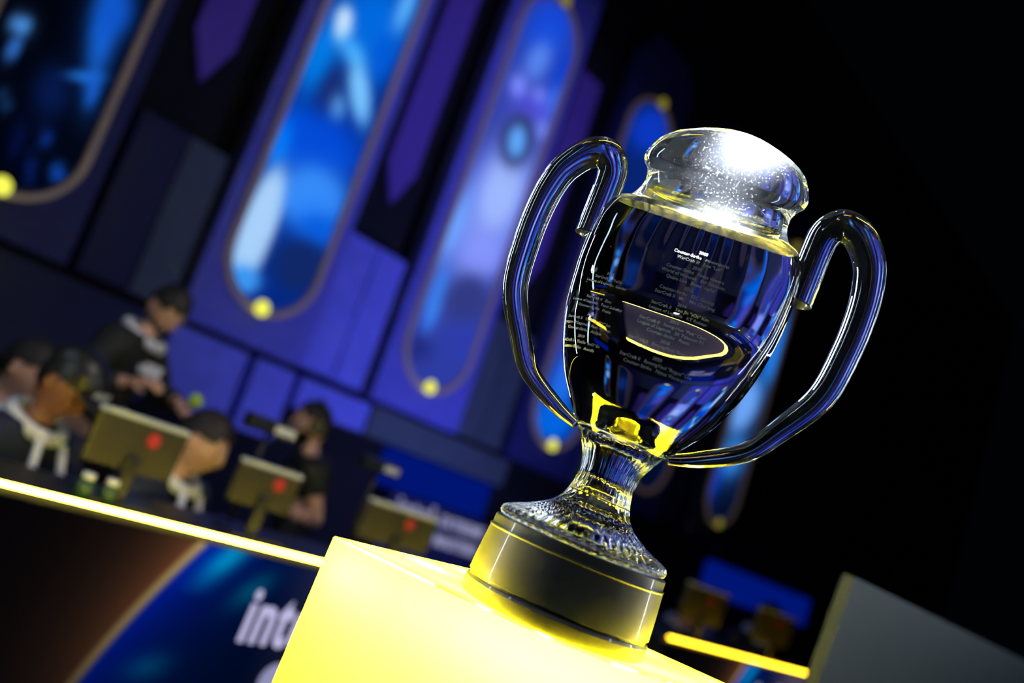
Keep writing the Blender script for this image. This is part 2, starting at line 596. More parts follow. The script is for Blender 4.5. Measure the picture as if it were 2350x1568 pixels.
# lower wall band
for i, (s0, s1, t0, t1, mm, lab) in enumerate([
        (-3.2, -0.62, -1.0, -0.36, M['navy'], 'dark navy lower wall panel behind the seated players'),
        (-0.58, 0.12, -0.95, -0.36, M['panel'], 'indigo lower wall panel right of the standing man'),
        (0.22, 0.62, -0.95, -0.36, M['panel'], 'narrow indigo lower wall panel above the headset man'),
        (0.70, 1.52, -0.62, -0.36, M['panel'], 'shallow indigo lower wall panel above the dark opening'),
        (1.56, 3.6, -0.62, -0.34, M['greypanel'], 'slate lower wall panel under the violet-figure banner')]):
    bm = bmesh.new()
    wpoly(bm, rect(s0, s1, t0, t1), -0.12, 0.05)
    tag(link('lower_panel', bm, mm), lab, 'wall panel', 'lower set wall panels')
for s0, s1, t0, t1, lab in ((2.0, 3.5, -1.0, -0.64, 'deep blue glowing panel low on the wall left of the trophy stem'), (8.6, 12.2, -0.95, -0.50, 'deep blue glowing panel low on the wall right of the plinth')):
    r = empty('glow_panel', wp((s0 + s1) / 2, t0, 0))
    inv = r.matrix_world.inverted()
    nn = 6
    for i in range(nn):
        bm = bmesh.new()
        w = (s1 - s0) / nn
        wpoly(bm, rect(s0 + i * w, s0 + (i + 0.86) * w, t0, t1), -0.12, 0.04)
        o = link('slat', bm, M['deepblue'], r)
        o.matrix_parent_inverse = inv
    tag(r, lab, 'wall panel')


def text_mesh(s, size, align='LEFT', extrude=0.0, shear=0, bold=0.0, res=3):
    cu = bpy.data.curves.new('t', 'FONT')
    cu.body = s
    cu.size = size
    cu.align_x = align
    cu.extrude = extrude
    cu.shear = shear
    cu.offset = bold
    cu.resolution_u = res
    cu.space_character = 1.0 + (0.10 if bold > 0.001 else 0)
    o = bpy.data.objects.new('t', cu)
    COL.objects.link(o)
    dg = bpy.context.evaluated_depsgraph_get()
    dg.update()
    me = bpy.data.meshes.new_from_object(o.evaluated_get(dg))
    bpy.data.objects.remove(o)
    bpy.data.curves.remove(cu)
    me.materials.clear()
    return me


# lettering sign low on the wall
r = empty('lettered_sign', wp(2.6, -1.55, 0))
inv = r.matrix_world.inverted()
bm = bmesh.new()
wpoly(bm, rect(2.05, 3.9, -1.62, -1.02), -0.12, 0.12)
o = link('board', bm, M['navy'], r)
o.matrix_parent_inverse = inv
for txt, s, t, size in (('intel', 2.15, -1.22, 0.27), ('EXTREME', 2.78, -1.19, 0.15), ('MASTERS', 2.78, -1.38, 0.15)):
    me = text_mesh(txt, size, extrude=0.008, bold=0.003)
    me.transform(WM @ Matrix.Translation((s, 0.135, t)) @ Matrix.Rotation(pi / 2, 4, 'X'))
    o = link('lettering', me, M['lavdim'], r)
    o.matrix_parent_inverse = inv
tag(r, 'dark sign with pale lavender lettering low on the wall, left of the plinth', 'sign')

# ---------------------------------------------------------------- desks
ZD = 0.95
Q0 = at_height(375, 1203, ZD)                  # a point on the strip of the near desk
Q0 = at_height(375, 1201, ZD)


def dk(a, b, z):
    """desk frame: a along, b outwards (towards the camera side), z up"""
    return Vector((Q0.x, Q0.y, 0)) + D_ * a + N_ * b + Vector((0, 0, z))


DM = Matrix(((*D_, 0), (*N_, 0), (0, 0, 1, 0), (0, 0, 0, 1))).transposed()
DM.translation = (Q0.x, Q0.y, 0)


def dcoord(px, py, b):
    p = at_plane(px, py, dk(0, b, 0), N_)
    q = DM.inverted() @ p
    return q.x, q.z


def earth_picture(a, z, a_arc, R=2.49, zc=-0.369):
    """earth limb graphic: dark space, brown glow, tan limb, blue globe"""
    ac = a_arc + 2.11
    d = hypot(a - ac, (z - zc))
    e = R - d                                   # > 0 inside the globe
    up = max(0, min(1, (z - 0.1) / 0.85))
    g = exp(min(0, e) / 0.16)
    out = [2 + 105 * g * up, 2 + 62 * g * up, 5 + 34 * g * up]
    limb = [25 + 150 * up, 20 + 130 * up, 14 + 80 * up]
    f = exp(-max(e, 0) / 0.22)
    c = [0, 8 + 26 * f * up, 26 + 120 * f * (0.3 + up)]
    w = exp(-((e - 0.13) / 0.05) ** 2) * max(0, min(1, (z - 0.74) * 8)) + 0.5 * exp(-((e - 0.30) / 0.05) ** 2) * exp(-((z - 0.80) / 0.07) ** 2)
    w += 0.35 * exp(-((e - 0.20) / 0.07) ** 2) * exp(-((z - 0.50) / 0.05) ** 2)
    c = [c[0], c[1] + 110 * w, c[2] + 80 * w]
    if a > a_arc + 0.35:
        w = min(1, (a - a_arc - 0.35) * 2.5) * up
        c = [c[0] + 75 * w, c[1] + 55 * w, c[2] + 50 * w]
    w1 = max(0.0, min(1.0, 0.5 + e / 0.016))
    w2 = max(0.0, min(1.0, 0.5 + (e - 0.030) / 0.020))
    c = [(out[k] * (1 - w1) + limb[k] * w1) * (1 - w2) + c[k] * w2 for k in range(3)]
    return lin([min(255, max(0, x)) for x in c])


def desk(name, a0, a1, a_arc, strip_mat, label, sth, logo_off):
    r = empty(name, dk(a0, -0.4, 0))
    inv = r.matrix_world.inverted()

    def P(o):
        o.parent = r
        o.matrix_parent_inverse = inv
        return o
    L = a1 - a0
    bm = bmesh.new()
    box(bm, (a0 + a1) / 2, -0.235, ZD - 0.03, L, 0.41, 0.03, DM, 0.004)
    P(link('worktop', bm, M['deskblack']))
    bm = bmesh.new()
    box(bm, (a0 + a1) / 2, -0.03, (ZD - 0.02) / 2, L, 0.04, ZD - 0.03, DM)
    P(link('front_cabinet', bm, M['deskblack']))
    for aa in (a0 + 0.03, a1 - 0.03):
        bm = bmesh.new()
        box(bm, aa, -0.235, (ZD - 0.045) / 2, 0.04, 0.36, ZD - 0.045, DM)
        P(link('side_panel', bm, M['deskblack']))
    bm = bmesh.new()
    box(bm, (a0 + a1) / 2, 0.0, ZD, L, sth, sth, DM)
    P(link('light_strip', bm, strip_mat))
    # display on the front
    nx, nz = 360, 90
    verts, cols = [], []
    for j in range(nz + 1):
        z = 0.02 + (ZD - 0.05) * j / nz
        for i in range(nx + 1):
            a = a0 + L * i / nx
            verts.append(dk(a, -0.006, z))
            cols += [*earth_picture(a, z, a_arc), 1]
    me = bpy.data.meshes.new('display')
    me.from_pydata(verts, [], [(j * (nx + 1) + i, j * (nx + 1) + i + 1, (j + 1) * (nx + 1) + i + 1, (j + 1) * (nx + 1) + i) for j in range(nz) for i in range(nx)])
    at = me.color_attributes.new('picture', 'FLOAT_COLOR', 'POINT')
    at.data.foreach_set('color', cols)
    P(link('display', me, M['screen']))
    me = text_mesh('intel', 0.275, extrude=0.002, bold=0.006)
    me.transform(Matrix.Diagonal((0.64, 1, 1, 1)))
    me.transform(DM @ Matrix.Translation((a_arc + logo_off - 0.01, 0.0, 0.63 + ZD - 0.95)) @ Matrix.Rotation(pi / 2, 4, 'X'))
    P(link('lettering', me, M['lavender']))
    bm = bmesh.new()
    b2 = bmesh.new()
    bmesh.ops.create_circle(b2, segments=32, radius=0.07, cap_ends=True)
    ge = bmesh.ops.extrude_face_region(b2, geom=b2.faces[:])
    for v in ge['geom']:
        if isinstance(v, bmesh.types.BMVert): v.co.z += 0.004
    b2.transform(Matrix.Translation((a_arc + logo_off + 0.23, 0.0, 0.50)) @ Matrix.Rotation(pi / 2, 4, 'X'))
    add(bm, b2, DM)
    P(link('round_emblem', bm, M['lavdim']))
    tag(r, label, 'desk', 'player desks with light strips')
    return r


a_arcL = dcoord(480, 1230, 0)[0]
a_R0 = dcoord(1535, 1466, 0)[0]
a_arcR = dcoord(1715, 1512, 0)[0]
a_R1 = dcoord(1872, 1549, 0)[0]
print('DESK', a_arcL, a_R0, a_arcR, a_R1, dcoord(560, 1470, 0), dcoord(585, 1355, 0))
lx, lz = dcoord(548, 1478, 0)
desk('player_desk', -2.2, a_R0 - 0.9, a_arcL, M['strip'], 'near player desk with glowing yellow strip and blue earth display, lower left', 0.006, 0.28)
ZD = 1.004
desk('player_desk', a_R0, a_R1 + 0.02, a_arcR, M['strip2'], 'far player desk with amber glowing strip, right of the plinth', 0.012, 0.28)
ZD = 0.95


# ---------------------------------------------------------------- monitors and player cameras
def monitor(a0, a1, z1, b, label, cam_box=None, yellow=True):
    r = empty('monitor', dk((a0 + a1) / 2, b, ZD - 0.015))
    inv = r.matrix_world.inverted()

    def P(o):
        o.parent = r
        o.matrix_parent_inverse = inv
    z0 = ZD + 0.09
    ac = (a0 + a1) / 2
    bm = bmesh.new()
    box(bm, ac, b, (z0 + z1) / 2, a1 - a0, 0.03, z1 - z0, DM, 0.006)
    P(link('shell', bm, M['monitor']))
    bm = bmesh.new()
    box(bm, ac, b, z1 + 0.008, a1 - a0, 0.034, 0.014, DM, 0.004)
    P(link('top_edge', bm, M['monitor_top']))
    bm = bmesh.new()
    box(bm, ac, b - 0.0165, (z0 + z1) / 2, (a1 - a0) * 0.95, 0.003, (z1 - z0) * 0.92, DM)
    P(link('screen', bm, M['blackp']))
    bm = bmesh.new()
    b2 = bmesh.new()
    bmesh.ops.create_cone(b2, cap_ends=True, segments=20, radius1=0.024, radius2=0.022, depth=0.008)
    b2.transform(Matrix.Translation((ac + 0.04, b + 0.019, z0 + (z1 - z0) * 0.72)) @ Matrix.Rotation(pi / 2, 4, 'X'))
    add(bm, b2, DM)
    P(link('emblem', bm, M['red']))
    bm = bmesh.new()
    box(bm, ac, b + 0.025, (ZD - 0.001 + z0 + 0.05) / 2, 0.045, 0.02, z0 + 0.05 - ZD + 0.001, DM, 0.005)
    P(link('stand_neck', bm, M['blackp']))
    bm = bmesh.new()
    box(bm, ac, b + 0.02, ZD - 0.008, 0.24, 0.14, 0.014, DM, 0.004)
    P(link('stand_foot', bm, M['blackp']))
    tag(r, label, 'monitor', 'monitors on the player desks')


def player_cam(px, py, b, w, h, label):
    a, z = dcoord(px, py, b)
    r = empty('player_camera', dk(a, b, ZD - 0.015))
    inv = r.matrix_world.inverted()

    def P(o):
        o.parent = r
        o.matrix_parent_inverse = inv
    bm = bmesh.new()
    box(bm, a, b, z, w, 0.06, h, DM, 0.006)
    P(link('camera_body', bm, M['blackp']))
    bm = bmesh.new()
    box(bm, a + w * 0.22, b + 0.032, z, w * 0.42, 0.003, h * 0.55, DM)
    P(link('pale_sticker', bm, M['print_']))
    bm = bmesh.new()
    tube(bm, [(a, b, ZD - 0.014), (a, b, z - h * 0.4)], 0.009, 10, M=DM)
    P(link('stalk', bm, M['blackp']))
    bm = bmesh.new()
    tube(bm, [(a, b, ZD - 0.015), (a, b, ZD - 0.003)], 0.05, 20, M=DM)
    P(link('foot', bm, M['blackp']))
    tag(r, label, 'camera', 'player cameras on stalks')


mons = [(232, 940, 432, 1000, 'monitor with pale top edge between the seated man in a cap and the leaning man'),
        (556, 1060, 690, 1100, 'monitor with pale top edge in front of the headset man'),
        (850, 1150, 1000, 1200, 'monitor right of the headset man, under the lone player camera')]
for x0, y0, x1, y1, lab in mons:
    a0, z0 = dcoord(x0, y0, -0.22)
    a1, z1 = dcoord(x1, y1, -0.22)
    print('MON', a0, a1, z0, z1)
    monitor(a0, a1, (z0 + z1) / 2, -0.22, lab)
player_cam(622, 980, -0.36, 0.22, 0.055, 'black player camera with pale sticker by the headset man\'s face')
player_cam(872, 1070, -0.36, 0.20, 0.05, 'lone black player camera on a stalk right of the headset man')
for x0, y0, x1, y1, lab in ((1560, 1400, 1650, 1425, 'dim monitor at the left end of the far desk'), (1730, 1440, 1810, 1462, 'dim monitor at the right end of the far desk')):
    a0, z0 = dcoord(x0, y0, -0.22)
    a1, z1 = dcoord(x1, y1, -0.22)
    print('MON', a0, a1, z0, z1)
    ZD = 1.004
    monitor(a0, a1, max((z0 + z1) / 2, 1.30), -0.22, lab)
ZD = 0.95

# small white-topped bottles on the near desk
for px, py, lab in ((204, 1095, 'small bottle with white cap standing on the desk, the left one'), (258, 1112, 'small bottle with white cap standing on the desk, the right one')):
    a, z = dcoord(px, py, -0.15)
    r = empty('bottle', dk(a, -0.15, ZD - 0.015))
    inv = r.matrix_world.inverted()
    for nm, pts, mm in (('body', [(0, 0.027), (0.10, 0.027), (0.125, 0.012)], mat('dark green plastic', (0.02, 0.06, 0.03), 0.3)), ('cap', [(0.125, 0.019), (0.155, 0.019)], M['white'])):
        bm = bmesh.new()
        base = ZD - 0.015
        sc_ = max(0.5, (z - base) / 0.14)
        tube(bm, [(a, -0.15, base + q * sc_) for q, _ in pts], [rr for _, rr in pts], 16, M=DM)
        o = link(nm, bm, mm, r)
        o.matrix_parent_inverse = inv
    tag(r, lab, 'bottle', 'bottles on the near desk')


# ---------------------------------------------------------------- people
def skin_mesh(joints, edges, radii, sub=2, root=0):
    me = bpy.data.meshes.new('s')
    me.from_pydata([Vector(j) for j in joints], edges, [])
    o = bpy.data.objects.new('s', me)
    COL.objects.link(o)
    md = o.modifiers.new('k', 'SKIN')
    md.use_smooth_shade = True
    for i, r in enumerate(radii):
        v = me.skin_vertices[0].data[i]
        v.radius = (r, r) if not isinstance(r, tuple) else r
        v.use_root = (i == root)
    s = o.modifiers.new('u', 'SUBSURF')
    s.levels = s.render_levels = sub
    dg = bpy.context.evaluated_depsgraph_get()
    dg.update()
    out = bpy.data.meshes.new_from_object(o.evaluated_get(dg))
    bpy.data.objects.remove(o)
    bpy.data.meshes.remove(me)
    return out


def chain(pts):
    return [(i, i + 1) for i in range(len(pts) - 1)]


def head_bm(width=0.080, depth=0.102, height=0.124):
    b = bmesh.new()
    bmesh.ops.create_icosphere(b, subdivisions=4, radius=1)
    for v in b.verts:
        x, y, z = v.co
        fx = 1.0
        if z < 0:                                # jaw narrows
            fx = 1 - 0.34 * (-z) ** 1.5
        X, Y, Z = x * width * fx, y * depth * (1 - 0.18 * max(0, -z) * (1 if y < 0 else 0.3)), z * height
        if y > 0.3:
            # brow, eye sockets, nose, lips, chin
            Y += 0.004 * exp(-((z - 0.22) / 0.08) ** 2) * exp(-(x / 0.6) ** 2)
            for sx in (-1, 1):
                Y -= 0.011 * exp(-((x - sx * 0.36) / 0.17) ** 2 - ((z - 0.05) / 0.12) ** 2)
            nz = -0.17
            Y += 0.026 * exp(-(x / 0.12) ** 2) * exp(-((z - nz) / 0.13) ** 2) + 0.010 * exp(-(x / 0.1) ** 2 - ((z - 0.05) / 0.14) ** 2)
            Y += 0.006 * exp(-(x / 0.26) ** 2 - ((z + 0.47) / 0.06) ** 2)
            Y -= 0.004 * exp(-(x / 0.26) ** 2 - ((z + 0.52) / 0.02) ** 2)
            Y += 0.010 * exp(-(x / 0.3) ** 2 - ((z + 0.85) / 0.15) ** 2)
        v.co = Vector((X, Y, Z))
    for sx in (-1, 1):                            # ears
        e = bmesh.new()
        bmesh.ops.create_uvsphere(e, u_segments=12, v_segments=8, radius=1)
        for v in e.verts:
            v.co = Vector((v.co.x * 0.010 + sx * (width + 0.003), v.co.y * 0.018 - 0.008, v.co.z * 0.031 - 0.004))
        add(b, e)
    for f in b.faces: f.smooth = True
    return b


def hand_bm(wrist, direction, palm_n, curl=0.6, side=1):
    """five fingers, palm, thumb off the side; curl closes the fingers"""
    d = Vector(direction).normalized()
    n = Vector(palm_n)
    n = (n - d * n.dot(d)).normalized()
    s = d.cross(n) * side
    w = Vector(wrist)
    b = bmesh.new()
    me = skin_mesh([w - d * 0.02, w + d * 0.03, w + d * 0.085], [(0, 1), (1, 2)], [(0.026, 0.02), (0.034, 0.017), (0.04, 0.015)], 2)
    b.from_mesh(me)
    for k, (off, ln) in enumerate(((-0.030, 0.068), (-0.010, 0.078), (0.011, 0.073), (0.030, 0.058))):
        p = w + d * 0.07 + s * off
        pts = [p]
        a = 0.0
        for q, f in enumerate((0.5, 0.3, 0.25)):
            a += curl * (0.5 if q == 0 else 0.75)
            dd = d * cos(a) + n * sin(a)
            pts.append(pts[-1] + dd * ln * f * 1.15)
        b.from_mesh(skin_mesh([w + d * 0.05 + s * off * 0.8] + pts, chain(range(5)), [0.010, 0.0098, 0.009, 0.0082, 0.0068], 1))
    p = w + d * 0.025 - s * 0.028
    td = (d * 0.65 - s * 0.6 + n * 0.35).normalized()
    td2 = (d * 0.8 - s * 0.15 + n * 0.5).normalized()
    b.from_mesh(skin_mesh([p + s * 0.012, p, p + td * 0.035, p + td * 0.035 + td2 * 0.032], chain(range(4)), [0.013, 0.013, 0.0105, 0.008], 1))
    for f in b.faces: f.smooth = True
    return b


def person(label, head_at, heading, seated=True, head_pitch=20, head_yaw=0, top='navyj', skin='skin', hair=1.0, hands=None,
           sleeve='long', cap=False, collar=True, strings=False, prints=(), headset=False, lean=0.12, beard=False):
    """head_at = world point of the head centre; heading = degrees of the facing direction (0 = +Y, clockwise)"""
    hz = head_at.z
    pel = 0.52 if seated else 0.93
    Rz = Matrix.Rotation(-R_(heading), 4, 'Z')
    hoff = Vector((0, lean + 0.07, 0))
    base = Vector((head_at.x, head_at.y, 0)) - Rz.to_3x3() @ hoff
    T = Matrix.Translation(base) @ Rz
    inv = T.inverted()
    r = empty('person', mat=T)
    neck_z = hz - 0.15
    sh = neck_z - 0.045
    tl = sh - pel
    spine = [(0, 0, pel), (0, lean * 0.3, pel + tl * 0.33), (0, lean * 0.7, pel + tl * 0.75), (0, lean, sh + 0.0), (0, lean + 0.02, neck_z), (0, lean + 0.045, hz - 0.06)]
    sx = 0.175
    if hands is None:
        hands = [Vector((-0.12, lean + 0.26, pel + 0.13)), Vector((0.12, lean + 0.26, pel + 0.13))]
    else:
        hands = [inv @ h for h in hands]
    if seated:
        legs = [[(s * 0.1, 0.02, pel), (s * 0.13, 0.42, pel + 0.03), (s * 0.13, 0.40, 0.10), (s * 0.13, 0.50, 0.045)] for s in (-1, 1)]
    else:
        legs = [[(s * 0.09, 0, pel - 0.03), (s * 0.10, 0.02, 0.50), (s * 0.10, 0, 0.09), (s * 0.11, 0.12, 0.045)] for s in (-1, 1)]
    arms = []
    for s, h in zip((-1, 1), hands):
        a = Vector((s * sx, lean, sh - 0.02))
        h = Vector(h)
        dv = h - a
        L = dv.length
        if L > 0.52:
            h = a + dv * (0.52 / L)
            L = 0.52
            dv = h - a
        mid = (a + h) / 2
        bend = sqrt(max(0.0, 0.28 ** 2 - (L / 2) ** 2))
        down = Vector((s * 0.55, -0.25, -1))
        down = (down - dv.normalized() * down.dot(dv.normalized())).normalized()
        arms.append((a, mid + down * bend, h))

    def build(kind, extra):
        J, E, Rr = [], [], []

        def addc(pts, rad, start=None):
            prev = start
            for p, q in zip(pts, rad):
                J.append(p)
                Rr.append(tuple(x + extra for x in q) if isinstance(q, tuple) else q + extra)
                if prev is not None: E.append((prev, len(J) - 1))
                prev = len(J) - 1
            return prev
        if kind in ('all', 'top'):
            rad = [(0.15, 0.11), (0.14, 0.105), (0.165, 0.115), (0.10, 0.085), (0.055, 0.055), (0.052, 0.052)]
            sp = spine if kind == 'all' else spine[:4] + [(0, lean + 0.01, neck_z + 0.01)]
            addc(sp, rad[:len(sp)])
            ci = 3
            for (a, e, h) in arms:
                if kind == 'top' and sleeve == 'short':
                    addc([a, a.lerp(e, 0.6)], [0.062, 0.06], ci)
                else:
                    w = h if kind == 'all' else e.lerp(h, 0.88)
                    addc([a, e, w], [0.058, 0.043, 0.027], ci)
        if kind in ('all', 'legs'):
            if kind == 'legs':
                addc([(0, 0, pel + 0.04), (0, 0.01, pel - 0.02)], [(0.15, 0.115), (0.14, 0.11)])
                c0 = 1
            else:
                c0 = 0
            for l in legs:
                addc(l if kind == 'all' else l[:3], [0.082, 0.062, 0.042, 0.035], c0)
        me = skin_mesh(J, E, Rr, 2)
        b = bmesh.new()
        b.from_mesh(me)
        return b
    body = build('all', 0)
    HM = Matrix.Translation((0, lean + 0.07, hz)) @ Matrix.Rotation(-R_(head_yaw), 4, 'Z') @ Matrix.Rotation(-R_(head_pitch), 4, 'X')
    add(body, head_bm(), HM)
    for s, (a, e, h) in zip((-1, 1), arms):
        d = (h - e).normalized()
        add(body, hand_bm(h, d, Vector((-s * 0.5, 0.1, -0.8)), 0.7, s))
    bo = link('body', body, M[skin], r, smooth=True)
    b = build('top', 0.024)
    link('jersey' if top == 'navyj' else 'jacket', b, M[top], r, smooth=True)
    b = build('legs', 0.014)
    link('trousers', b, M['trousers'], r, smooth=True)
    for s, l in zip((-1, 1), legs):
        b = bmesh.new()
        q = bmesh.new()
        bmesh.ops.create_uvsphere(q, u_segments=16, v_segments=10, radius=1)
        for v in q.verts:
            v.co = Vector((v.co.x * 0.05 + l[2][0], v.co.y * 0.14 + l[2][1] + 0.05, max(-0.9, v.co.z) * 0.055 + 0.0495))
        add(b, q)
        link('shoe', b, M['blackp'], r, smooth=True)
    # hair
    hb = bmesh.new()
    if hair:
        src = head_bm(0.080 + 0.009 * hair, 0.102 + 0.010 * hair, 0.124 + 0.014 * hair)
        dele = []
        for f in src.faces:
            c = f.calc_center_median()
            if c.z < 0.035 and c.y > -0.02 or c.z < -0.045 or (c.y > 0.065 and c.z < 0.068):
                dele.append(f)
        bmesh.ops.delete(src, geom=dele, context='FACES')
        for v in src.verts:
            v.co += v.co.normalized() * random.uniform(-0.002, 0.004)
        add(hb, src, HM)
        link('hair', hb, M['hair'], r, smooth=True)
    if cap:
        hb = bmesh.new()
        q = bmesh.new()
        bmesh.ops.create_uvsphere(q, u_segments=24, v_segments=14, radius=1)
        bmesh.ops.delete(q, geom=[v for v in q.verts if v.co.z < -0.05], context='VERTS')
        for v in q.verts: v.co = Vector((v.co.x * 0.096, v.co.y * 0.12, v.co.z * 0.110 + 0.045))
        add(hb, q, HM)
        q = bmesh.new()
        bmesh.ops.create_uvsphere(q, u_segments=20, v_segments=10, radius=1)
        for v in q.verts: v.co = Vector((v.co.x * 0.075, v.co.y * 0.085 + 0.12, v.co.z * 0.008 + 0.052 - 0.01 * v.co.x ** 2))
        add(hb, q, HM)
        cp = link('cap', hb, M['blackp'], r, smooth=True)
        hb = bmesh.new()
        for q in range(5):
            b9 = bmesh.new()
            box(b9, (q - 2) * 0.018, 0.124 - 0.4 * ((q - 2) * 0.018) ** 2 * 8, 0.078, 0.011, 0.006, 0.024)
            add(hb, b9, HM)
        lt = link('lettering', hb, M['print_'], cp)
    for s in (-1, 1):
        hb = bmesh.new()
        q = bmesh.new()
        bmesh.ops.create_uvsphere(q, u_segments=10, v_segments=8, radius=0.011)
        q.transform(Matrix.Translation((s * 0.028, 0.078, 0.006)))
        add(hb, q, HM)
        link('eye', hb, M['eye'], r, smooth=True)
    if beard:
        src = head_bm(0.0825, 0.1045, 0.1265)
        bmesh.ops.delete(src, geom=[f for f in src.faces if f.calc_center_median().z > -0.045 or f.calc_center_median().y < 0.0], context='FACES')
        hb = bmesh.new()
        add(hb, src, HM)
        link('beard', hb, M['hair'], r, smooth=True)
    if collar:
        hb = bmesh.new()
        q = bmesh.new()
        pts = []
        for i in range(15):
            a = 2 * pi * i / 14
            pts.append((0.092 * sin(a), lean + 0.02 + 0.092 * cos(a), neck_z + 0.0 - 0.035 * cos(a)))
        tube(hb, pts, 0.026, 10)
        link('collar', hb, M['white'], r)
    if strings:
        for s in (-1, 1):
            hb = bmesh.new()
            tube(hb, [(s * 0.05, lean + 0.125, neck_z - 0.04), (s * 0.065, lean + 0.160, neck_z - 0.15), (s * 0.075, lean * 0.8 + 0.165, neck_z - 0.30)], 0.014, 8)
            link('white_stripe', hb, M['white'], r)
    for (x, z, w, h) in prints:
        hb = bmesh.new()
        for q in range(3):
            box(hb, x + (q - 1) * w * 0.36, lean * 0.85 + 0.158 - 0.4 * abs(x) ** 1.3, neck_z + z, w * 0.26, 0.012, h * (1 - 0.25 * (q % 2)), bevel=0.004)
        link('chest_print', hb, M['white'], r)
    if headset:
        hb = bmesh.new()
        tube(hb, [HM @ Vector((0.098 * cos(a), -0.01, 0.145 * sin(a))) for a in [pi * i / 12 for i in range(13)]], 0.010, 8)
        link('headband', hb, M['blackp'], r)
        for s in (-1, 1):
            hb = bmesh.new()
            tube(hb, [HM @ Vector((s * 0.078, -0.01, 0)), HM @ Vector((s * 0.115, -0.01, 0))], 0.042, 16)
            link('ear_cup', hb, M['monitor'], r)
    tag(r, label, 'person', 'players and crew behind the desks')
    return T, arms


def H(px, py, b):
    return at_plane(px, py, dk(0, b, 0), N_)


def W(px, py, y):
    return at_depth(px, py, y)


T1, arms1 = person('person standing in a black jacket looking down, holding a white card and a green ball', H(383, 712, -1.6), 100, seated=False, head_pitch=35, head_yaw=25,
       top='jacket', hair=1.1, hands=[H(410, 925, -1.25), H(300, 875, -1.3)], prints=((-0.09, -0.14, 0.05, 0.035), (0.09, -0.14, 0.05, 0.035)), beard=True, lean=0.10)
h = T1 @ arms1[1][2]
T2, _ = person('person seated at far left with glasses and dark hair, in a navy jersey', H(62, 850, -1.25), 115, head_pitch=10, head_yaw=-20, strings=True, hair=1.2)
T3, _ = person('person seated in a black cap and navy jersey with white collar, looking down', H(150, 885, -0.62), 115, head_pitch=28, head_yaw=-15, skin='skin2', cap=True, hair=0.6, strings=True)
T4, _ = person('person leaning forward in profile in a navy jersey with white stripes, right of the monitor', H(462, 1018, -0.62), 112, head_pitch=15, head_yaw=-18, strings=True, hair=1.3,
               prints=((0.04, -0.2, 0.09, 0.07),), lean=0.18)
T8, _ = person('person in a pale blue top, small and half hidden behind the player in the cap', H(200, 888, -2.6), 150, seated=False, head_pitch=20, top='pale', hair=0.8, collar=False)
T5, _ = person('person in a black t-shirt and headset facing left, bare forearm down', H(716, 975, -1.6), 250, seated=False, head_pitch=5, top='jacket', hair=0.8, sleeve='short', collar=False,
               headset=True, beard=True, lean=0.05, hands=[H(700, 1180, -1.2), H(690, 1190, -1.7)])
T6, _ = person('person seated at the far desk, dim, left one', H(1590, 1395, -0.65), 150, collar=True, hair=1.1)
T7, _ = person('person seated at the far desk, dim, right one', H(1760, 1420, -0.65), 150, collar=True, hair=1.1)

# things in the hands of the standing person
for which, mm, lab, cat in ((0, M['lime'], 'lime green ball held in the standing man\'s hand', 'ball'), (1, M['white'], 'white card held in the standing man\'s hand', 'card')):
    a, e, hh = arms1[which]
    d = (hh - e).normalized()
    c = T1 @ (hh + d * 0.075 + Vector((0, 0.0, 0.045)))
    bm = bmesh.new()
    if which == 0:
        c = T1 @ (hh + d * 0.075 + Vector((0.0, 0.045, 0.03)))
        bmesh.ops.create_uvsphere(bm, u_segments=24, v_segments=14, radius=0.033)
        for f in bm.faces: f.smooth = True
        o = link('ball', bm, mm)
        o.location = c
    else:
        box(bm, 0, 0, 0, 0.10, 0.004, 0.055, bevel=0.0015)
        o = link('card', bm, mm)
        o.location = c
        o.rotation_euler = (R_(-20), 0, R_(-20))
    tag(o, lab, cat)

# chairs under the seated people
for T, lab in ((T2, 'black swivel chair under the far left player'), (T3, 'black swivel chair under the player in the cap'), (T4, 'black swivel chair under the leaning player'),
               (T6, 'black swivel chair under the left far player'), (T7, 'black swivel chair under the right far player')):
    r = empty('swivel_chair', mat=T)
    for nm, bx in (('seat', (0, 0.12, 0.385, 0.46, 0.50, 0.07)), ('backrest', (0, -0.20, 0.70, 0.42, 0.06, 0.56))):
        bm = bmesh.new()
        box(bm, *bx, bevel=0.02)
        link(nm, bm, M['blackp'], r)
    bm = bmesh.new()
    tube(bm, [(0, 0.1, 0.05), (0, 0.1, 0.36)], 0.03, 12)
    link('gas_lift', bm, M['monitor'], r)
    for q in range(5):
        bm = bmesh.new()
        a = 2 * pi * q / 5
        tube(bm, [(0, 0.1, 0.07), (0.27 * sin(a), 0.1 + 0.27 * cos(a), 0.05)], [0.025, 0.018], 8)
        b2 = bmesh.new()
        bmesh.ops.create_uvsphere(b2, u_segments=10, v_segments=8, radius=0.026)
        b2.transform(Matrix.Translation((0.27 * sin(a), 0.1 + 0.27 * cos(a), 0.027)))
        add(bm, b2)
        link('leg', bm, M['blackp'], r)
    tag(r, lab, 'chair', 'swivel chairs behind the desks')

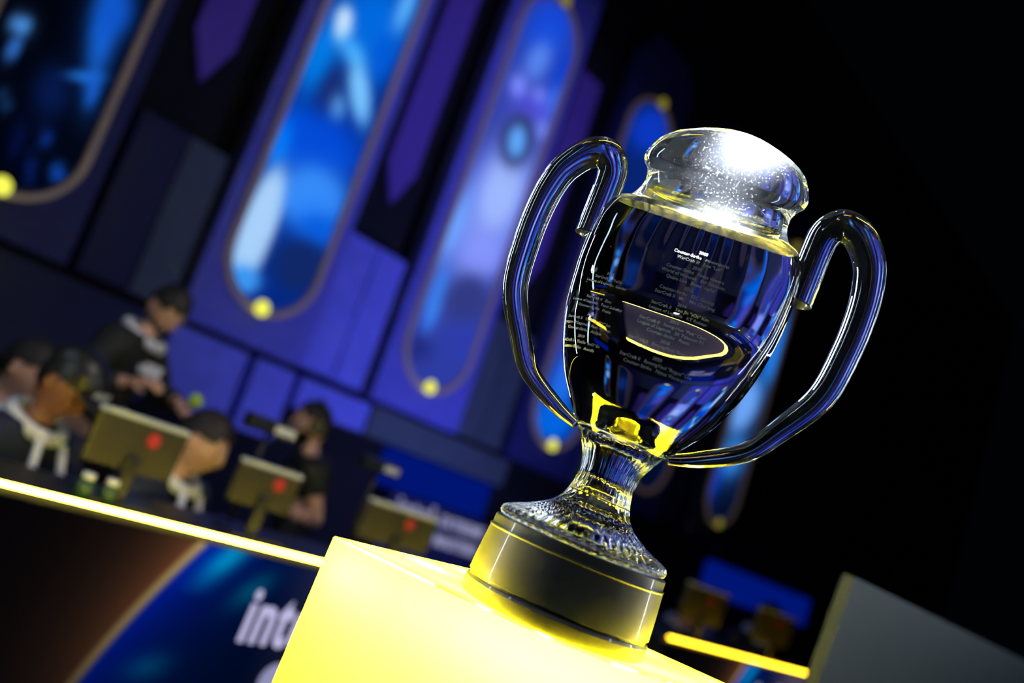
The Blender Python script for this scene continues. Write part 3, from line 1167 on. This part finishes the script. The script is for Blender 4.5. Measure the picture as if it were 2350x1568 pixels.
# ---------------------------------------------------------------- grey board at the lower right
c0 = at_depth(1966, 1327, 2.3)
r = empty('display_board', (c0.x, c0.y, 0))
BMx = Matrix(((*D_, 0), (*N_, 0), (0, 0, 1, 0), (0, 0, 0, 1))).transposed()
BMx.translation = (c0.x, c0.y, 0)
inv = r.matrix_world.inverted()
for nm, args, mm in (('board', (1.3, -0.02, (c0.z + 0.75) / 2, 2.6, 0.03, c0.z - 0.75), M['board']),
                     ('post', (0.2, -0.06, 0.7, 0.04, 0.04, 1.4), M['blackp']), ('post', (2.4, -0.06, 0.7, 0.04, 0.04, 1.4), M['blackp']),
                     ('foot_bar', (0.2, -0.06, 0.02, 0.06, 0.5, 0.04), M['blackp']), ('foot_bar', (2.4, -0.06, 0.02, 0.06, 0.5, 0.04), M['blackp'])):
    bm = bmesh.new()
    box(bm, *args, M=BMx, bevel=0.003)
    o = link(nm, bm, mm, r)
    o.matrix_parent_inverse = inv
tag(r, 'dark grey board on two posts at the lower right corner', 'board')

# ---------------------------------------------------------------- pedestal
ZP = 1.362
front = [(-0.100, 1.128), (-0.02, 1.094), (0.06, 1.062), (0.12, 1.042), (0.17, 1.034), (0.22, 1.040), (0.28, 1.064), (0.335, 1.096), (0.42, 1.155), (0.505, 1.225)]
back = [(0.069, 1.363)]
plan = front + back
ped = empty('glowing_pedestal', (0.2, 1.2, 0))
inv = ped.matrix_world.inverted()


def wall_strip(bm, pts, z0, z1, closed=False):
    n = len(pts)
    vs = [[bm.verts.new((x, y, z)) for z in (z0, z1)] for x, y in pts]
    for i in range(n - (0 if closed else 1)):
        j = (i + 1) % n
        bm.faces.new((vs[i][0], vs[j][0], vs[j][1], vs[i][1]))


fine = catmull([(x, y) for x, y in front], 6)
bm = bmesh.new()
wall_strip(bm, fine, 0.0, ZP - 0.0015)
o = link('front_panel', bm, M['acrylic'], ped, smooth=True)
o.matrix_parent_inverse = inv
for pa, pb in (((0.505, 1.225), (0.069, 1.363)), ((0.069, 1.363), (-0.1, 1.128))):
    bm = bmesh.new()
    wall_strip(bm, [pa, pb], 0.0, ZP - 0.0015)
    o = link('back_panel', bm, M['acrylic'], ped)
    o.matrix_parent_inverse = inv
bm = bmesh.new()
vs = [bm.verts.new((x, y, ZP)) for x, y in fine + back]
bm.faces.new(vs)
o = link('top_panel', bm, M['acrylic'], ped)
o.matrix_parent_inverse = inv
tag(ped, 'glowing yellow acrylic pedestal under the trophy', 'pedestal')
# LED bars fitted inside the pedestal
lamp_row = [(x, y + 0.048) for x, y in fine[2:-8:4]] + [(0.01, 1.215), (0.07, 1.30), (0.16, 1.28), (0.27, 1.25), (0.38, 1.215), (-0.062, 1.150)]
for x, y in lamp_row + [(0.161, 1.15)]:
    l = bpy.data.lights.new('pedestal_lamp', 'POINT')
    l.energy = 12.0 if (x, y) == (0.161, 1.15) else (9.0 if y > 1.205 and x < 0.35 else 2.9)
    l.shadow_soft_size = 0.02
    l.color = (1, 0.97, 0.9)
    o = bpy.data.objects.new('pedestal_lamp', l)
    COL.objects.link(o)
    o.location = (x, y, 1.334)

# ---------------------------------------------------------------- trophy
TX, TY = 0.1612, 1.15
THETA = R_(-16)      # long axis of the flattened cup: right side nearer
trophy = empty('trophy', mat=Matrix.Translation((TX, TY, ZP)) @ Matrix.Rotation(THETA, 4, 'Z'))
DZ = -ZP


def interp(tab, z):
    if z <= tab[0][0]: return tab[0][1]
    for (a, va), (b, vb) in zip(tab, tab[1:]):
        if z <= b:
            t = (z - a) / (b - a)
            t = t * t * (3 - 2 * t)
            return va + (vb - va) * t
    return tab[-1][1]


KY = [(1.470, 1.0), (1.50, 0.96), (1.54, 0.80), (1.575, 0.70), (1.615, 1.0), (1.76, 0.46), (1.845, 0.36), (1.90, 0.30), (1.99, 0.30)]


def lathe(prof, n=192, flute=None, expo=2.0, cap0=True, cap1=True, sub=1, n_exp=None):
    """prof: list of (r, z) world heights; returns bmesh in trophy-local space"""
    bm = bmesh.new()
    rings = []
    for r, z in prof:
        ring = []
        ky = interp(KY, z)
        e = n_exp(z) if n_exp else 2.0
        for k in range(n):
            a = 2 * pi * k / n
            c, s = cos(a), sin(a)
            q = (abs(c) ** e + abs(s) ** e) ** (-1 / e)
            rr = r * q
            if flute: rr += flute(a, z, r)
            ring.append(bm.verts.new((rr * c, rr * s * ky, z + DZ)))
        rings.append(ring)
    for i in range(len(rings) - 1):
        for k in range(n):
            f = bm.faces.new((rings[i][k], rings[i][(k + 1) % n], rings[i + 1][(k + 1) % n], rings[i + 1][k]))
            f.smooth = True
    if cap0: bm.faces.new(rings[0][::-1])
    if cap1: bm.faces.new(rings[-1])
    return bm


def sharp(o, ang=28):
    me = o.data
    bm = bmesh.new()
    bm.from_mesh(me)
    for e in bm.edges:
        if len(e.link_faces) == 2 and e.calc_face_angle(0) > R_(ang): e.smooth = False
    bm.to_mesh(me)
    bm.free()


SX = 1.045      # the long axis is turned away a little; widen to keep the measured silhouette
bowl_prof = [(0.0525, 1.5797), (0.0545, 1.5815), (0.0640, 1.596), (0.0750, 1.613), (0.0855, 1.630), (0.0935, 1.647), (0.1010, 1.667), (0.1075, 1.688), (0.1125, 1.708), (0.1155, 1.725),
             (0.1185, 1.745), (0.1205, 1.768), (0.1215, 1.790), (0.1210, 1.810), (0.1195, 1.828), (0.1155, 1.842), (0.1120, 1.8505)]
bowl_prof = [(r * SX if z > 1.585 else r, z) for r, z in catmull(bowl_prof, 4)]
bowl_exp = lambda z: 2.0 + 1.3 * max(0, min(1, (z - 1.60) / 0.1))


def bowl_flute(a, z, r):
    w = max(0, min(1, (z - 1.775) / 0.05))
    if sin(a) < 0.05: return 0
    return -0.0011 * w * min(1, sin(a) * 4) * abs(sin(22 * a))


o = link('bowl', lathe(bowl_prof, 264, bowl_flute, n_exp=bowl_exp), M['crystal'], trophy)
sharp(o, 40)
rim_prof = [(0.1122, 1.8500), (0.1118, 1.8512), (0.1065, 1.8575), (0.1030, 1.8592)]
rim_prof = [(r * SX, z) for r, z in rim_prof]
o = link('frosted_rim', lathe(rim_prof, 192, n_exp=bowl_exp), M['frost'], trophy)
sharp(o, 25)
lid_prof = [(0.1045, 1.8590), (0.0975, 1.8670), (0.0915, 1.877), (0.0885, 1.888), (0.0890, 1.896), (0.0915, 1.904), (0.0955, 1.9095), (0.0985, 1.9125), (0.1000, 1.9165), (0.1005, 1.9215),
            (0.0990, 1.928), (0.0950, 1.938), (0.0880, 1.949), (0.0760, 1.9590), (0.060, 1.9675), (0.042, 1.9745), (0.025, 1.9795), (0.010, 1.982), (0.001, 1.9822)]
lid_prof = [(r * SX * 0.965, z) for r, z in catmull(lid_prof, 4)]
o = link('lid', lathe(lid_prof, 192, n_exp=lambda z: 2.3), M['glow_crystal'], trophy)

foot_prof = [(0.0975, 1.4545), (0.1000, 1.4575), (0.1008, 1.4620), (0.0985, 1.4665), (0.0930, 1.4695), (0.0860, 1.4725), (0.0760, 1.4765), (0.0660, 1.4815), (0.0560, 1.4875), (0.0480, 1.4940),
             (0.0415, 1.5020), (0.0375, 1.5120)]
foot_prof = catmull(foot_prof, 4)


def foot_flute(a, z, r):
    w = max(0, min(1, (r - 0.055) / 0.04))
    return -0.0042 * w * abs(sin(24 * a)) ** 0.8 - 0.0010 * (1 - w) * abs(sin(12 * a))


o = link('foot', lathe(foot_prof, 480, foot_flute), M['crystal'], trophy)
stem_prof = [(0.0378, 1.5115), (0.0355, 1.520), (0.0345, 1.530), (0.0350, 1.541), (0.0375, 1.552), (0.0430, 1.564), (0.0495, 1.5745), (0.0530, 1.5802)]
stem_prof = catmull(stem_prof, 4)
o = link('stem', lathe(stem_prof, 288, lambda a, z, r: -0.0010 * abs(sin(12 * a))), M['crystal'], trophy)

# handles
hpts = [(0.1345, 1.803), (0.1350, 1.840), (0.1355, 1.872), (0.1385, 1.893), (0.1536, 1.9080), (0.1720, 1.9060), (0.1880, 1.895), (0.2040, 1.874), (0.2115, 1.8520), (0.2158, 1.8207),
        (0.2150, 1.773), (0.2046, 1.711), (0.1718, 1.6600), (0.1345, 1.6225), (0.0904, 1.5960), (0.0565, 1.5825)]
hr_ = [0.0140, 0.0140, 0.0142, 0.0148, 0.0152, 0.0152, 0.0150, 0.0146, 0.0142, 0.0136, 0.0132, 0.0124, 0.0106, 0.0092, 0.0074, 0.0052]
hpts = [(0.129 + (x - 0.1345) * 0.87 if x > 0.1345 or i < 4 else x, z - 0.001) for i, (x, z) in enumerate(hpts)]
path = catmull([(x, z, r * 1.27 if x > 0.07 else r * 1.1) for (x, z), r in zip(hpts, hr_)], 8)
for s in (1, -1):
    bm = bmesh.new()
    tube(bm, [(s * x, 0, z + DZ) for x, z, r in path], [r for _, _, r in path], 36)
    bmesh.ops.recalc_face_normals(bm, faces=bm.faces[:])
    link('handle', bm, M['crystal_h'], trophy)


# engraving on the front of the bowl
def bowl_r(z):
    P = bowl_prof
    for (r0, z0), (r1, z1) in zip(P, P[1:]):
        if z <= z1:
            return r0 + (r1 - r0) * (z - z0) / (z1 - z0)
    return P[-1][0]


def on_bowl(x, z, lift=0.0006):
    r = bowl_r(z)
    e = bowl_exp(z)
    xx = min(abs(x) / r, 0.97)
    y = -r * interp(KY, z) * (1 - xx ** e) ** (1 / e)
    return Vector((x, y - lift, z + DZ))


groups = [
    (1.6725, ['2020', 'StarCraft II   ByeongYeol "Rogue" Lee', 'Counter-Strike   Natus Vincere']),
    (1.6945, ['2018', 'StarCraft II   ByeongYeol "Rogue" Lee', 'Counter-Strike   Fnatic']),
    (1.7215, ['2016', 'StarCraft II   Seong-Hun "Polt" Choi', 'League of Legends   SK Telecom T1', 'Counter-Strike   Fnatic']),
    (1.7435, ['2014', 'StarCraft II   Yoo Jin "sOs" Kim', 'League of Legends   KT Rolster']),
    (1.7640, ['2012', 'Counter-Strike   ESC Gaming', 'StarCraft II   MC   Min Chul Jang']),
    (1.7905, ['2010', 'Counter-Strike   Natus Vincere', 'World of Warcraft   Evil Geniuses', 'Quake Live   Shane "rapha"']),
    (1.8105, ['2008', 'Counter-Strike   mousesports', 'WarCraft III   June "Lyn"']),
]
side = [
    (1.6725, ['2019', 'StarCraft II   YunSu "soO" Eo', 'Counter-Strike   Astralis']),
    (1.6995, ['2017', 'StarCraft II   TaeYang "TY" Jun', 'League of Legends   Flash Wolves', 'Counter-Strike   Astralis']),
    (1.7280, ['2015', 'StarCraft II   Zest', 'League of Legends   Team SoloMid', 'Counter-Strike   Fnatic']),
    (1.7550, ['2013', 'StarCraft II   YoDa', 'League of Legends   Gambit'])]


def engrave(lines, z, xc, size, lead):
    bm = bmesh.new()
    for i, ln in enumerate(lines):
        me = text_mesh(ln, size, 'CENTER', 0, 0, 0.00002, 2)
        zz = z - i * lead
        for v in me.vertices:
            v.co = on_bowl(v.co.x * 0.95 + xc, zz + v.co.y)
        bm.from_mesh(me)
    return link('inscription', bm, M['engrave'], trophy)


for z, lines in groups:
    engrave(lines, z - 0.002, 0.016, 0.0056, 0.0063)
for z, lines in side:
    engrave(lines, z - 0.004, -0.074, 0.0046, 0.0063)

tag(trophy, 'clear crystal two-handled trophy cup standing on a round black plinth', 'trophy')

# plinth (a thing of its own part of the trophy)
pl = [(0.1075, 1.3620), (0.1095, 1.3635), (0.1100, 1.3700), (0.1100, 1.3785), (0.1085, 1.3815), (0.1060, 1.3825), (0.1060, 1.3850), (0.1085, 1.3860), (0.1082, 1.3950), (0.1065, 1.4200), (0.1048, 1.4395),
      (0.1055, 1.4402), (0.1055, 1.4420), (0.1035, 1.4426), (0.1030, 1.4530), (0.1020, 1.4540), (0.040, 1.4540), (0.038, 1.4530), (0.038, 1.3620)]
bm = bmesh.new()
rings = []
n = 160
for r, z in pl:
    rings.append([bm.verts.new((r * cos(2 * pi * k / n), r * sin(2 * pi * k / n), z + DZ)) for k in range(n)])
for i in range(len(rings) - 1):
    for k in range(n):
        f = bm.faces.new((rings[i][k], rings[i][(k + 1) % n], rings[i + 1][(k + 1) % n], rings[i + 1][k]))
        f.smooth = True
for k in range(n):
    bm.faces.new((rings[-1][k], rings[-1][(k + 1) % n], rings[0][(k + 1) % n], rings[0][k]))
o = link('plinth', bm, M['plinth'], trophy)
sharp(o, 25)
